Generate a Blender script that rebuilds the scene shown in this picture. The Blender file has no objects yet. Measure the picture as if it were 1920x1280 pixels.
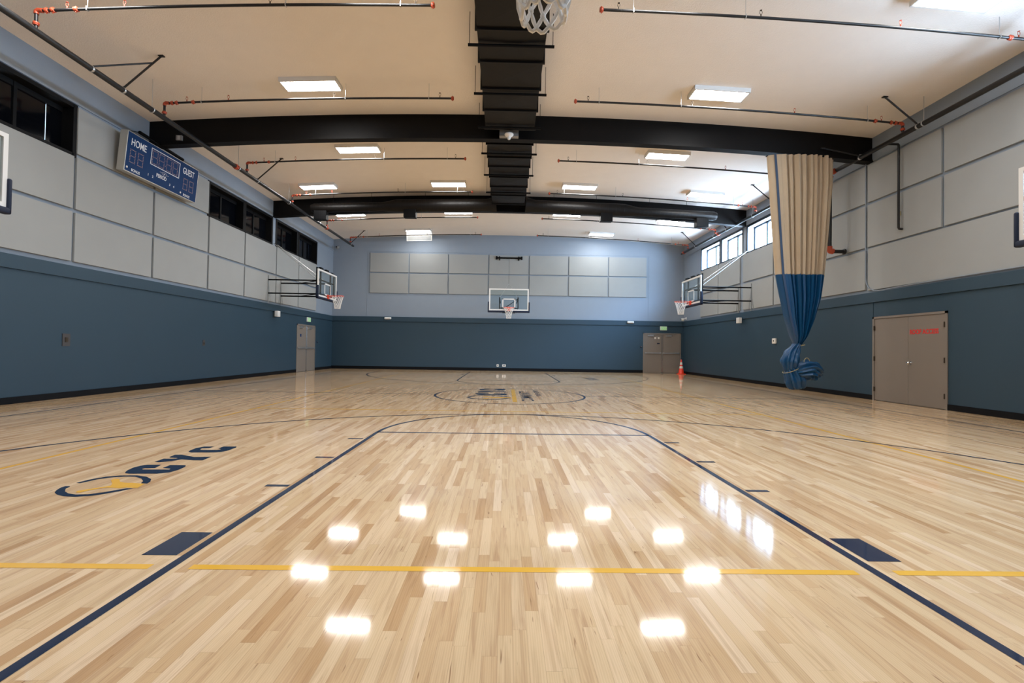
import bpy, bmesh, math, random
from mathutils import Vector, Matrix
random.seed(7)
S = bpy.context.scene
COL = S.collection
pi = math.pi

# ------------------------------------------------------------------ camera
yaw, pitch, roll, focal = 0.0144533, 0.0165178, 0.0155364, 862.004
fw = Vector((math.sin(yaw)*math.cos(pitch), math.cos(yaw)*math.cos(pitch), math.sin(pitch)))
r0 = Vector((math.cos(yaw), -math.sin(yaw), 0)); u0 = r0.cross(fw)
rt = math.cos(roll)*r0 + math.sin(roll)*u0
up = -math.sin(roll)*r0 + math.cos(roll)*u0
cd = bpy.data.cameras.new('camera'); cam = bpy.data.objects.new('camera', cd); COL.objects.link(cam)
cd.sensor_width = 36.0; cd.lens = focal*36.0/1920.0; cd.clip_start = 0.02; cd.clip_end = 300
M = Matrix((( rt.x, up.x, -fw.x, -0.1303), (rt.y, up.y, -fw.y, -0.3560), (rt.z, up.z, -fw.z, 1.12406), (0, 0, 0, 1)))
cam.matrix_world = M
S.camera = cam

# ------------------------------------------------------------------ world, exposure
W = bpy.data.worlds.new('world'); S.world = W; W.use_nodes = True
bg = W.node_tree.nodes['Background']
bg.inputs[1].default_value = 1.0
wn = W.node_tree.nodes; wl = W.node_tree.links
wtc = wn.new('ShaderNodeTexCoord'); wsp = wn.new('ShaderNodeSeparateXYZ'); wl.new(wtc.outputs['Generated'], wsp.inputs[0])
wm = wn.new('ShaderNodeMath'); wm.operation = 'MULTIPLY_ADD'; wm.inputs[1].default_value = .5; wm.inputs[2].default_value = .5; wl.new(wsp.outputs['Z'], wm.inputs[0])
wr = wn.new('ShaderNodeValToRGB'); wl.new(wm.outputs[0], wr.inputs[0]); we = wr.color_ramp.elements
# sunlit ground below the horizon, hazy street and trees at it, bright open sky above
we[0].position = .30; we[0].color = (.37, .47, .57, 1); we[1].position = .90; we[1].color = (.42, .70, 1.0, 1)
for pos_, c_ in ((.48, (.34, .44, .54)), (.52, (.20, .28, .35)), (.66, (.26, .40, .54)), (.74, (.52, .83, 1.2))):
    q_ = we.new(pos_); q_.color = (*c_, 1)
wv = wn.new('ShaderNodeVectorMath'); wv.operation = 'SCALE'; wv.inputs['Scale'].default_value = 125.0
# sky dimmed towards the far end and raised opposite, to shape the window light
wy = wn.new('ShaderNodeMapRange'); wy.inputs['From Min'].default_value = -1; wy.inputs['From Max'].default_value = 1
wy.inputs['To Min'].default_value = 190.0; wy.inputs['To Max'].default_value = 45.0
wl.new(wsp.outputs['Y'], wy.inputs['Value']); wl.new(wy.outputs[0], wv.inputs['Scale'])
wl.new(wr.outputs[0], wv.inputs[0]); wl.new(wv.outputs[0], bg.inputs[0])
LAMP = 52.0
S.view_settings.view_transform = 'Standard'; S.view_settings.look = 'None'
S.view_settings.gamma = 1; S.view_settings.use_curve_mapping = False
S.view_settings.exposure = 0.0
S.cycles.max_bounces = 10; S.cycles.diffuse_bounces = 6; S.cycles.glossy_bounces = 5
S.cycles.transmission_bounces = 6; S.cycles.transparent_max_bounces = 12
S.cycles.caustics_reflective = False; S.cycles.caustics_refractive = False
S.cycles.use_denoising = True; S.cycles.denoising_prefilter = 'ACCURATE'; S.cycles.use_adaptive_sampling = False; S.cycles.sample_clamp_indirect = 6.0

# ------------------------------------------------------------------ materials
def srgb(r, g, b):
    f = lambda c: (c/255/12.92) if c/255 <= .04045 else ((c/255+.055)/1.055)**2.4
    return (f(r), f(g), f(b), 1)
def mat(name, col, rough=.6, metal=0., bump=0., bscale=200., var=0., vscale=3., spec=.5, emit=None, estr=0.):
    m = bpy.data.materials.new(name); m.use_nodes = True
    n = m.node_tree.nodes; l = m.node_tree.links; p = n['Principled BSDF']
    if len(col) == 3: col = (*col, 1)
    p.inputs['Base Color'].default_value = col; p.inputs['Roughness'].default_value = rough
    p.inputs['Metallic'].default_value = metal; p.inputs['Specular IOR Level'].default_value = spec
    tc = n.new('ShaderNodeTexCoord')
    ns = n.new('ShaderNodeTexNoise'); ns.inputs['Scale'].default_value = vscale; ns.inputs['Detail'].default_value = 4
    l.new(tc.outputs['Object'], ns.inputs['Vector'])
    mx = n.new('ShaderNodeMix'); mx.data_type = 'RGBA'
    v = max(var, .015)
    mx.inputs['A'].default_value = (col[0]*(1-v), col[1]*(1-v), col[2]*(1-v), 1)
    mx.inputs['B'].default_value = (min(1, col[0]*(1+v)), min(1, col[1]*(1+v)), min(1, col[2]*(1+v)), 1)
    l.new(ns.outputs['Fac'], mx.inputs['Factor']); l.new(mx.outputs['Result'], p.inputs['Base Color'])
    if bump > 0:
        nb = n.new('ShaderNodeTexNoise'); nb.inputs['Scale'].default_value = bscale; nb.inputs['Detail'].default_value = 3
        l.new(tc.outputs['Object'], nb.inputs['Vector'])
        b = n.new('ShaderNodeBump'); b.inputs['Strength'].default_value = bump; b.inputs['Distance'].default_value = .01
        l.new(nb.outputs['Fac'], b.inputs['Height']); l.new(b.outputs['Normal'], p.inputs['Normal'])
    if emit:
        p.inputs['Emission Color'].default_value = (*emit, 1); p.inputs['Emission Strength'].default_value = estr
    return m

M_upper = mat('upper_wall_paint', (.245, .295, .36), .7, bump=.25, bscale=60, var=.03)
M_lower = mat('lower_wall_paint', (.024, .053, .080), .5, spec=.4, bump=.1, bscale=90, var=.05, vscale=.8)
M_ceil = mat('ceiling_paint', (.87, .82, .77), .85, bump=.5, bscale=45, var=.03)
M_panel = mat('acoustic_fabric', (.32, .335, .335), .9, bump=.25, bscale=300, var=.04, vscale=2)
M_black = mat('black_steel', (.003, .003, .0035), .5, spec=.1, bump=.05, bscale=40, var=.2)
M_beam = mat('black_beam_paint', (.0035, .003, .003), .5, spec=.14, bump=.15, bscale=25, var=.3, vscale=6)
M_duct = mat('black_duct_paint', (.0045, .0035, .003), .45, spec=.2, var=.3, vscale=5)
M_pipe = mat('dark_steel_pipe', (.009, .009, .010), .42, metal=.1, var=.3, vscale=20)
M_base = mat('black_rubber_base', (.004, .0045, .006), .6, spec=.15)
M_orange = mat('orange_coupling', (.42, .06, .022), .45, var=.15, vscale=30)
M_zinc = mat('galvanised_steel', (.55, .56, .57), .35, metal=.8)
M_white = mat('white_enamel', (.78, .78, .77), .4)
M_lamp = mat('lamp_diffuser', (.9, .9, .9), .5, emit=(1.0, .985, .96), estr=LAMP)
M_lamp.cycles.emission_sampling = 'FRONT'
M_cord = mat('net_cord', (.80, .79, .77), .8, bump=.4, bscale=400)
M_pad = mat('navy_edge_padding', (.008, .015, .038), .55, spec=.3)
M_rim = mat('orange_rim_paint', (.75, .07, .02), .35)
M_door = mat('taupe_door_paint', (.205, .175, .148), .5, bump=.05, bscale=50, var=.03)
M_sb = mat('blue_scoreboard_face', (.003, .030, .110), .6, spec=.2, var=.08)
M_alu = mat('aluminium', (.55, .53, .48), .4, metal=.6)
M_letter = mat('white_lettering', (.72, .74, .76), .5)
M_dot = mat('unlit_digit_dot', (.30, .20, .18), .5)
M_red = mat('red_lettering', (.62, .02, .015), .5)
M_plate = mat('dull_grey_plate', (.055, .05, .05), .55)
M_mount = mat('pale_mount_paint', (.26, .28, .29), .6)
M_green = mat('green_exit_face', (.25, .62, .22), .5, emit=(.25, .7, .2), estr=.25)
M_green.cycles.emission_sampling = 'NONE'
M_tan = mat('tan_curtain_fabric', (.46, .36, .25), .8, bump=.1, bscale=120, var=.06, vscale=4)
M_blue = mat('blue_vinyl_curtain', (.0025, .055, .15), .38, bump=.05, bscale=40, var=.08, vscale=5)
M_strap = mat('navy_webbing', (.03, .06, .12), .6)
M_rope = mat('tan_rope', (.35, .30, .17), .8)
M_navy = mat('navy_court_paint', (.010, .021, .052), .07)
M_yel = mat('yellow_court_paint', (.82, .45, .06), .07)
M_grey = mat('grey_plate', (.22, .22, .22), .5)
M_chrome = mat('chrome', (.8, .8, .8), .18, metal=1)
M_glassdark = mat('dark_window_pane', (.002, .0025, .004), .08, spec=.3)
M_frame = mat('black_window_frame', (.0035, .0035, .004), .6, spec=.2)
M_frameblue = mat('dark_window_frame', (.012, .018, .028), .5, spec=.3)
M_reveal = mat('pale_window_reveal', (.50, .56, .64), .6)
M_hinge = mat('bronze_hinge', (.06, .045, .03), .4, metal=.5)
M_louver = mat('white_lens_grid', (.40, .39, .36), .5)
M_cone = mat('orange_cone_plastic', (.85, .045, .015), .4)
M_coneband = mat('cone_reflective_band', (.75, .72, .66), .4)

def glass(name, tint, rough=0.):
    m = bpy.data.materials.new(name); m.use_nodes = True
    n = m.node_tree.nodes; l = m.node_tree.links; n.remove(n['Principled BSDF'])
    t = n.new('ShaderNodeBsdfTransparent'); t.inputs[0].default_value = tint
    g = n.new('ShaderNodeBsdfGlossy'); g.inputs['Roughness'].default_value = .03
    lw = n.new('ShaderNodeLayerWeight'); lw.inputs['Blend'].default_value = .5
    pw = n.new('ShaderNodeMath'); pw.operation = 'POWER'; pw.inputs[1].default_value = 5; l.new(lw.outputs['Facing'], pw.inputs[0])
    f = n.new('ShaderNodeMath'); f.operation = 'MULTIPLY_ADD'; f.inputs[1].default_value = .85; f.inputs[2].default_value = .035; l.new(pw.outputs[0], f.inputs[0])
    x = n.new('ShaderNodeMixShader')
    l.new(f.outputs[0], x.inputs[0]); l.new(t.outputs[0], x.inputs[1]); l.new(g.outputs[0], x.inputs[2])
    l.new(x.outputs[0], n['Material Output'].inputs[0])
    return m
M_glass = glass('backboard_glass', (.92, .965, .965, 1))
M_win = glass('window_glass', (.95, .97, 1, 1))

def floor_material():
    m = bpy.data.materials.new('maple_strip_floor'); m.use_nodes = True
    n = m.node_tree.nodes; l = m.node_tree.links; p = n['Principled BSDF']
    def math_(op, a, b=None, c=None):
        q = n.new('ShaderNodeMath'); q.operation = op
        for i, v in enumerate((a, b, c)):
            if v is None: continue
            if isinstance(v, (int, float)): q.inputs[i].default_value = v
            else: l.new(v, q.inputs[i])
        return q.outputs[0]
    tc = n.new('ShaderNodeTexCoord'); sp = n.new('ShaderNodeSeparateXYZ'); l.new(tc.outputs['Object'], sp.inputs[0])
    X = math_('ADD', sp.outputs['X'], 100.013); Y = math_('ADD', sp.outputs['Y'], 100.0)
    bx = math_('DIVIDE', X, .0572); ix = math_('FLOOR', bx); fx = math_('FRACT', bx)
    w1 = n.new('ShaderNodeTexWhiteNoise'); w1.noise_dimensions = '1D'; l.new(ix, w1.inputs['W'])
    ws = n.new('ShaderNodeSeparateColor'); l.new(w1.outputs['Color'], ws.inputs[0])
    L = math_('MULTIPLY_ADD', ws.outputs[0], .6, .42)
    by = math_('MULTIPLY_ADD', ws.outputs[1], 31.7, math_('DIVIDE', Y, L)); iy = math_('FLOOR', by); fy = math_('FRACT', by)
    cv = n.new('ShaderNodeCombineXYZ'); l.new(ix, cv.inputs[0]); l.new(iy, cv.inputs[1])
    w2 = n.new('ShaderNodeTexWhiteNoise'); w2.noise_dimensions = '2D'; l.new(cv.outputs[0], w2.inputs['Vector'])
    wc = n.new('ShaderNodeSeparateColor'); l.new(w2.outputs['Color'], wc.inputs[0])
    rp = n.new('ShaderNodeValToRGB'); e = rp.color_ramp.elements
    e[0].position = 0; e[0].color = (.55, .34, .175, 1); e[1].position = 1; e[1].color = (.82, .63, .44, 1)
    for pos, c in ((.10, (.64, .43, .245)), (.30, (.70, .495, .30)), (.60, (.735, .54, .335)), (.85, (.78, .58, .375))):
        q = e.new(pos); q.color = (*c, 1)
    l.new(wc.outputs[0], rp.inputs[0])
    # grain
    gv = n.new('ShaderNodeCombineXYZ')
    l.new(math_('MULTIPLY_ADD', wc.outputs[1], 57., math_('MULTIPLY', X, 26.)), gv.inputs[0])
    l.new(math_('MULTIPLY_ADD', wc.outputs[2], 40., math_('MULTIPLY', Y, 1.6)), gv.inputs[1])
    gn = n.new('ShaderNodeTexNoise'); gn.inputs['Scale'].default_value = 1; gn.inputs['Detail'].default_value = 6
    gn.inputs['Distortion'].default_value = 1.3; l.new(gv.outputs[0], gn.inputs['Vector'])
    gr = n.new('ShaderNodeValToRGB'); gr.color_ramp.elements[0].position = .28; gr.color_ramp.elements[0].color = (.66, .52, .40, 1)
    gr.color_ramp.elements[1].position = .52; gr.color_ramp.elements[1].color = (1.0, .945, .835, 1); l.new(gn.outputs['Fac'], gr.inputs[0])
    mu = n.new('ShaderNodeMix'); mu.data_type = 'RGBA'; mu.blend_type = 'MULTIPLY'; mu.inputs['Factor'].default_value = .6
    l.new(rp.outputs[0], mu.inputs['A']); l.new(gr.outputs[0], mu.inputs['B'])
    # fine growth lines
    wv = n.new('ShaderNodeTexWave'); wv.bands_direction = 'X'; wv.inputs['Scale'].default_value = 1.3
    wv.inputs['Distortion'].default_value = 9; wv.inputs['Detail'].default_value = 3; wv.inputs['Detail Scale'].default_value = .6
    l.new(gv.outputs[0], wv.inputs['Vector'])
    mw = n.new('ShaderNodeMix'); mw.data_type = 'RGBA'; mw.blend_type = 'MULTIPLY'
    l.new(math_('MULTIPLY', wv.outputs['Fac'], .15), mw.inputs['Factor']); l.new(mu.outputs['Result'], mw.inputs['A'])
    mw.inputs['B'].default_value = (.55, .38, .24, 1)
    # mineral streaks
    sv = n.new('ShaderNodeCombineXYZ')
    l.new(math_('MULTIPLY_ADD', wc.outputs[2], 91., math_('MULTIPLY', X, 60.)), sv.inputs[0])
    l.new(math_('MULTIPLY_ADD', wc.outputs[1], 33., math_('MULTIPLY', Y, 5.)), sv.inputs[1])
    sn = n.new('ShaderNodeTexNoise'); sn.inputs['Scale'].default_value = 1; sn.inputs['Detail'].default_value = 2; sn.inputs['Distortion'].default_value = .8
    l.new(sv.outputs[0], sn.inputs['Vector'])
    sr = n.new('ShaderNodeValToRGB'); sr.color_ramp.elements[0].position = .70; sr.color_ramp.elements[0].color = (0, 0, 0, 1)
    sr.color_ramp.elements[1].position = .76; sr.color_ramp.elements[1].color = (1, 1, 1, 1); l.new(sn.outputs['Fac'], sr.inputs[0])
    ms = n.new('ShaderNodeMix'); ms.data_type = 'RGBA'; l.new(math_('MULTIPLY', sr.outputs[0], .75), ms.inputs['Factor'])
    l.new(mw.outputs['Result'], ms.inputs['A']); ms.inputs['B'].default_value = (.20, .085, .035, 1)
    # seams
    ex = math_('LESS_THAN', fx, .022); ey = math_('LESS_THAN', math_('MULTIPLY', fy, L), .0012)
    sm = math_('MAXIMUM', ex, ey)
    me = n.new('ShaderNodeMix'); me.data_type = 'RGBA'; l.new(math_('MULTIPLY', sm, .45), me.inputs['Factor'])
    l.new(ms.outputs['Result'], me.inputs['A']); me.inputs['B'].default_value = (.28, .15, .07, 1)
    l.new(me.outputs['Result'], p.inputs['Base Color'])
    p.inputs['Roughness'].default_value = .055
    p.inputs['IOR'].default_value = 1.5
    rn_ = n.new('ShaderNodeMapRange'); rn_.inputs['To Min'].default_value = .045; rn_.inputs['To Max'].default_value = .085
    l.new(gn.outputs['Fac'], rn_.inputs['Value']); l.new(rn_.outputs[0], p.inputs['Roughness'])
    return m
M_floor = floor_material()

# ------------------------------------------------------------------ mesh helpers
class MB:
    def __init__(s): s.bm = bmesh.new()
    def box(s, a, b, mtx=None, bev=0.):
        a, b = Vector(a), Vector(b)
        lo = Vector([min(a[i], b[i]) for i in range(3)]); hi = Vector([max(a[i], b[i]) for i in range(3)])
        T = Matrix.Translation((lo+hi)/2) @ Matrix.Diagonal((*(hi-lo), 1))
        if mtx is not None: T = mtx @ T
        r = bmesh.ops.create_cube(s.bm, size=1, matrix=T)
        if bev:
            es = list({e for v in r['verts'] for e in v.link_edges})
            bmesh.ops.bevel(s.bm, geom=es, offset=bev, segments=3, affect='EDGES', profile=.5)
        return s
    def tube(s, pts, r, n=10, cap=True, closed=False):
        pts = [Vector(p) for p in pts]; rings = []; N = len(pts)
        rr = r if isinstance(r, (list, tuple)) else [r]*N
        prev = None
        for i, p in enumerate(pts):
            if closed: t = (pts[(i+1) % N]-pts[i-1])
            else: t = (pts[min(i+1, N-1)]-pts[max(i-1, 0)])
            t = t.normalized() if t.length > 1e-9 else Vector((0, 0, 1))
            if prev is None:
                a = Vector((0, 0, 1)) if abs(t.z) < .9 else Vector((1, 0, 0)); x = t.cross(a).normalized()
            else: x = (prev - t*prev.dot(t)).normalized()
            prev = x; y = t.cross(x)
            rings.append([s.bm.verts.new(p + (x*math.cos(2*pi*k/n)+y*math.sin(2*pi*k/n))*rr[i]) for k in range(n)])
        for i in range(N if closed else N-1):
            A, B = rings[i], rings[(i+1) % N]
            for k in range(n): s.bm.faces.new((A[k], A[(k+1) % n], B[(k+1) % n], B[k]))
        if cap and not closed:
            s.bm.faces.new(rings[0][::-1]); s.bm.faces.new(rings[-1])
        return s
    def lathe(s, prof, c=(0, 0, 0), n=20, axis='z'):
        c = Vector(c); rings = []
        for r, z in prof:
            ring = []
            for k in range(n):
                a = 2*pi*k/n; q = (r*math.cos(a), r*math.sin(a), z)
                if axis == 'x': q = (z, q[0], q[1])
                if axis == 'y': q = (q[0], z, q[1])
                ring.append(s.bm.verts.new(c+Vector(q)))
            rings.append(ring)
        for i in range(len(rings)-1):
            for k in range(n): s.bm.faces.new((rings[i][k], rings[i][(k+1) % n], rings[i+1][(k+1) % n], rings[i+1][k]))
        s.bm.faces.new(rings[0][::-1]); s.bm.faces.new(rings[-1]); return s
    def poly(s, pts, z0, z1):
        a = [s.bm.verts.new((x, y, z1)) for x, y in pts]; b = [s.bm.verts.new((x, y, z0)) for x, y in pts]
        s.bm.faces.new(a); s.bm.faces.new(b[::-1]); n = len(pts)
        for i in range(n): s.bm.faces.new((a[i], b[i], b[(i+1) % n], a[(i+1) % n]))
        return s
    def loft(s, rings, closed=True, cap=True):
        R = [[s.bm.verts.new(p) for p in r] for r in rings]; n = len(R[0])
        for i in range(len(R)-1):
            for k in range(n if closed else n-1): s.bm.faces.new((R[i][k], R[i][(k+1) % n], R[i+1][(k+1) % n], R[i+1][k]))
        if cap and closed: s.bm.faces.new(R[0][::-1]); s.bm.faces.new(R[-1])
        return s
    def build(s, name, m, parent=None, smooth=False, loc=None, **props):
        bmesh.ops.recalc_face_normals(s.bm, faces=s.bm.faces[:])
        me = bpy.data.meshes.new(name); s.bm.to_mesh(me); s.bm.free()
        if smooth:
            for f in me.polygons: f.use_smooth = True
            me.set_sharp_from_angle(angle=math.radians(40))
        me.materials.append(m)
        o = bpy.data.objects.new(name, me); COL.objects.link(o)
        if loc: o.location = loc
        if parent: o.parent = parent
        for k, v in props.items(): o[k] = v
        return o
def tag(o, label=None, category=None, group=None, kind=None):
    if label: o['label'] = label
    if category: o['category'] = category
    if group: o['group'] = group
    if kind: o['kind'] = kind
    return o
def thing(name, loc, label, category, group=None, rz=0., rot=None):
    o = bpy.data.objects.new(name, None); COL.objects.link(o); o.location = loc
    o.rotation_euler = rot if rot else (0, 0, rz); o.empty_display_size = .1
    return tag(o, label, category, group)
def copy_tree(o, parent=None):
    c = o.copy(); COL.objects.link(c)
    if parent: c.parent = parent
    for ch in list(o.children): copy_tree(ch, c)
    return c
def text(name, body, size, mtx, m, parent=None, sx=1., bold=.0, depth=.002, align='LEFT', **props):
    cu = bpy.data.curves.new(name, 'FONT'); cu.body = body; cu.size = size; cu.extrude = depth; cu.offset = bold
    cu.align_x = align; cu.resolution_u = 3
    t = bpy.data.objects.new(name+'_tmp', cu); COL.objects.link(t)
    dg = bpy.context.evaluated_depsgraph_get(); dg.update()
    me = bpy.data.meshes.new_from_object(t.evaluated_get(dg))
    bpy.data.objects.remove(t); bpy.data.curves.remove(cu)
    me.transform(mtx @ Matrix.Diagonal((sx, 1, 1, 1))); me.materials.clear(); me.materials.append(m); me.name = name
    o = bpy.data.objects.new(name, me); COL.objects.link(o)
    if parent: o.parent = parent
    for k, v in props.items(): o[k] = v
    return o
def struct(mb, name, m, **k):
    o = mb.build(name, m, **k)
    if not o.parent: o['kind'] = 'structure'
    return o

# ------------------------------------------------------------------ room dimensions (metres)
XL, XR, YB, YF = -9.007, 9.067, -1.25, 23.244
ZW, ZC = 6.60, 6.97
def cz(x): return ZW + (ZC-ZW)*(1-(x/9.04)**2)
BAND0, BAND1 = 2.44, 2.68

# floor and its markings
fl = struct(MB().box((XL-.4, YB-.3, -.2), (XR+.4, YF+.4, 0)), 'floor', M_floor)
ZP = .0012
def strip_pts(pts, w):
    out_l, out_r = [], []
    P = [Vector(p) for p in pts]
    for i, p in enumerate(P):
        t = (P[min(i+1, len(P)-1)]-P[max(i-1, 0)]).normalized(); nrm = Vector((-t.y, t.x))
        out_l.append(p+nrm*w/2); out_r.append(p-nrm*w/2)
    return out_l + out_r[::-1]
def line(name, segs, w, m, z=ZP):
    mb = MB()
    for pts in segs:
        P = [Vector(p) for p in pts]
        for i in range(len(P)-1):
            t0 = (P[min(i+1, len(P)-1)]-P[max(i-1, 0)]).normalized(); t1 = (P[min(i+2, len(P)-1)]-P[i]).normalized()
            a, b = Vector((-t0.y, t0.x))*w/2, Vector((-t1.y, t1.x))*w/2
            vs = [mb.bm.verts.new((q.x, q.y, z)) for q in (P[i]-a, P[i+1]-b, P[i+1]+b, P[i]+a)]
            mb.bm.faces.new(vs)
    bmesh.ops.remove_doubles(mb.bm, verts=mb.bm.verts[:], dist=1e-5)
    return mb.build(name, m, fl)
def arc(cx, cy, r, a0, a1, n=64): return [(cx+r*math.cos(a0+(a1-a0)*i/n), cy+r*math.sin(a0+(a1-a0)*i/n)) for i in range(n+1)]
LW, LC = .0508, 10.875
LX = 1.8035
def mir(pts): return [(-x, 2*LC-y) for x, y in pts]
ftY = 5.766
near = dict(
    lane_line=[[(-LX, 0), (-LX, ftY)], [(LX, 0), (LX, ftY)]],
    free_throw_line=[[(-LX, ftY), (LX, ftY)], arc(0, ftY, 1.80, 0, pi)],
    three_point_line=[[(-6.0, 0), (-6.0, 1.0), *arc(0, 1.575, 6.0, pi, 0, 96), (6.0, 1.0), (6.0, 0)]])
for k, segs in near.items():
    line(k, segs, LW, M_navy); line(k, [mir(s_) for s_ in segs], LW, M_navy)
def rects(name, rs, m, z=ZP):
    mb = MB()
    for x0, y0, x1, y1 in rs:
        mb.bm.faces.new([mb.bm.verts.new(q) for q in ((x0, y0, z), (x1, y0, z), (x1, y1, z), (x0, y1, z))])
    return mb.build(name, m, fl)
mk = []
for y0, y1 in ((2.134, 2.438), (3.353, 3.403), (4.318, 4.369), (5.283, 5.334)):
    for s_ in (-1, 1):
        g = .032 if y0 < 3 else .02
        mk.append((s_*(LX+.0254+g), y0, s_*(LX+.0254+g+.185), y1))
rects('lane_marks', mk, M_navy); rects('lane_marks', [(-a, 2*LC-b, -c, 2*LC-d) for a, b, c, d in mk], M_navy)
line('boundary_line', [[(-7.62, 0), (-7.62, 2*LC)], [(7.62, 0), (7.62, 2*LC)], [(-7.62, 0), (7.62, 0)], [(-7.62, 2*LC), (7.62, 2*LC)]], LW, M_navy)
line('half_court_line', [[(-7.62, LC), (-1.83, LC)], [(1.83, LC), (7.62, LC)]], LW, M_navy)
line('center_circle', [arc(0, LC, 1.803, 0, 2*pi, 96)], LW, M_navy)
ve, va = 2.006, 7.945
yl = [[(-4.56, ve), (-1.80-.1, ve)], [(-1.80+.1, ve), (1.80-.1, ve)], [(1.80+.1, ve), (4.56, ve)]]
line('volleyball_line', yl + [[(-4.56, ve), (-4.56, 2*LC-ve)], [(4.56, ve), (4.56, 2*LC-ve)], [(-4.56, 2*LC-ve), (4.56, 2*LC-ve)],
     [(-4.56, va), (4.56, va)], [(-4.56, 2*LC-va), (4.56, 2*LC-va)]], LW, M_yel, ZP-.0003)
LOGO_N = [
 [(-3.418,3.707),(-3.454,3.78),(-3.474,3.867),(-3.462,3.933),(-3.431,3.972),(-3.304,3.978),(-3.275,3.858),(-3.36,3.851),(-3.366,3.826),(-3.339,3.806),(-3.115,3.816),(-3.125,3.844),(-3.209,3.865),(-3.218,3.971),(-3.076,3.97),(-3.043,3.916),(-3.029,3.809),(-3.048,3.723),(-3.123,3.68),(-3.352,3.67),(-3.392,3.681)],
 [(-3.448,4.276),(-3.461,4.372),(-3.4,4.38),(-3.213,4.288),(-3.055,4.309),(-3.045,4.161),(-3.126,4.157),(-3.265,4.187),(-3.312,4.115),(-3.393,4.067),(-3.441,4.073),(-3.453,4.207),(-3.342,4.212),(-3.327,4.23),(-3.423,4.255)],
 [(-3.424,4.514),(-3.445,4.577),(-3.459,4.687),(-3.423,4.768),(-3.315,4.774),(-3.321,4.695),(-3.389,4.681),(-3.378,4.63),(-3.348,4.602),(-3.191,4.611),(-3.163,4.653),(-3.221,4.685),(-3.218,4.78),(-3.082,4.788),(-3.06,4.741),(-3.054,4.599),(-3.088,4.514),(-3.159,4.491),(-3.373,4.479)],
 [(-3.543,3.389),(-3.525,3.482),(-3.467,3.57),(-3.381,3.611),(-3.253,3.623),(-3.136,3.583),(-3.048,3.517),(-3.0,3.445),(-2.986,3.394),(-3.04,3.4),(-3.067,3.457),(-3.136,3.528),(-3.227,3.58),(-3.307,3.583),(-3.402,3.554),(-3.468,3.494),(-3.49,3.425),(-3.508,3.382)],
 [(-3.501,3.292),(-3.482,3.235),(-3.428,3.173),(-3.358,3.126),(-3.285,3.105),(-3.197,3.115),(-3.125,3.171),(-3.072,3.237),(-3.047,3.264),(-2.993,3.266),(-3.037,3.195),(-3.088,3.128),(-3.149,3.078),(-3.246,3.054),(-3.335,3.063),(-3.419,3.1),(-3.479,3.146),(-3.522,3.207),(-3.548,3.271),(-3.545,3.301),(-3.512,3.302)]]
LOGO_Y = [[(-3.324,3.147),(-3.351,3.188),(-3.271,3.269),(-3.216,3.324),(-3.249,3.378),(-3.342,3.475),(-3.349,3.51),(-3.304,3.512),(-3.236,3.435),(-3.181,3.409),(-3.114,3.406),(-3.001,3.388),(-2.969,3.274),(-3.064,3.284),(-3.1,3.262),(-3.149,3.273),(-3.214,3.276),(-3.276,3.204),(-3.295,3.148)]]
def flat(name, polys, f, m, z=ZP):
    mb = MB()
    for P in polys:
        fc = mb.bm.faces.new([mb.bm.verts.new((*f(x, y), z)) for x, y in P]); fc.normal_update()
        if fc.normal.z < 0: fc.normal_flip()
    bmesh.ops.triangulate(mb.bm, faces=mb.bm.faces[:])
    me = bpy.data.meshes.new(name); mb.bm.to_mesh(me); mb.bm.free(); me.materials.append(m)
    o = bpy.data.objects.new(name, me); COL.objects.link(o); o.parent = fl; return o
idf = lambda x, y: (x, y)
far_f = lambda x, y: (-x, 2*LC-y)
cen_f = lambda x, y: (-1.0+(x+3.548)/(.562)*1.02, 9.83+(y-3.054)/1.734*2.75)
for f in (idf, far_f, cen_f):
    flat('court_logo', LOGO_N, f, M_navy); flat('court_logo_figure', LOGO_Y, f, M_yel, ZP+.0003)
rects('court_logo_bar', [(.045, 9.45, .145, 12.55)], M_yel)
Rt = lambda x, y: Matrix.Translation((x, y, ZP)) @ Matrix.Rotation(pi/2, 4, 'Z')
text('court_lettering', 'COMMUNITY', .39, Rt(.52, 9.62), M_navy, fl, sx=1.02, bold=.006, depth=0)
text('court_lettering', 'YOUTH CENTER', .17, Rt(.76, 10.72), M_navy, fl, sx=1.25, bold=.004, depth=0)

# walls
def wall_boxes(mb, x0, x1, y0, y1, z0, z1, holes):
    ys = sorted({y0, y1, *[h[0] for h in holes], *[h[1] for h in holes]})
    for a, b in zip(ys, ys[1:]):
        hs = [h for h in holes if h[0] <= a+1e-6 and h[1] >= b-1e-6]
        if not hs: mb.box((x0, a, z0), (x1, b, z1)); continue
        h = hs[0]; mb.box((x0, a, z0), (x1, b, h[2])); mb.box((x0, a, h[3]), (x1, b, z1))
WZ0, WZ1 = 4.95, 5.93
Lwin = [(7.22, 9.07), (13.37, 15.14), (15.27, 17.02), (17.40, 19.10), (19.30, 21.13)]
Rwin = [(1.25, 2.95), (3.20, 4.90), (5.25, 6.90), (13.37, 15.14), (15.27, 17.02), (17.40, 19.10), (19.30, 21.13)]
mb = MB(); wall_boxes(mb, XL-.35, XL, YB-.3, YF+.3, -.2, 7.2, [(a, b, WZ0, WZ1) for a, b in Lwin]); struct(mb, 'wall_left', M_upper)
mb = MB(); wall_boxes(mb, XR, XR+.35, YB-.3, YF+.3, -.2, 7.2, [(a, b, WZ0, WZ1) for a, b in Rwin]); struct(mb, 'wall_right', M_upper)
struct(MB().box((XL-.35, YF, -.2), (XR+.35, YF+.35, 7.2)), 'wall_far', M_upper)
struct(MB().box((XL-.35, YB-.35, -.2), (XR+.35, YB, 7.2)), 'wall_near', M_upper)
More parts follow.
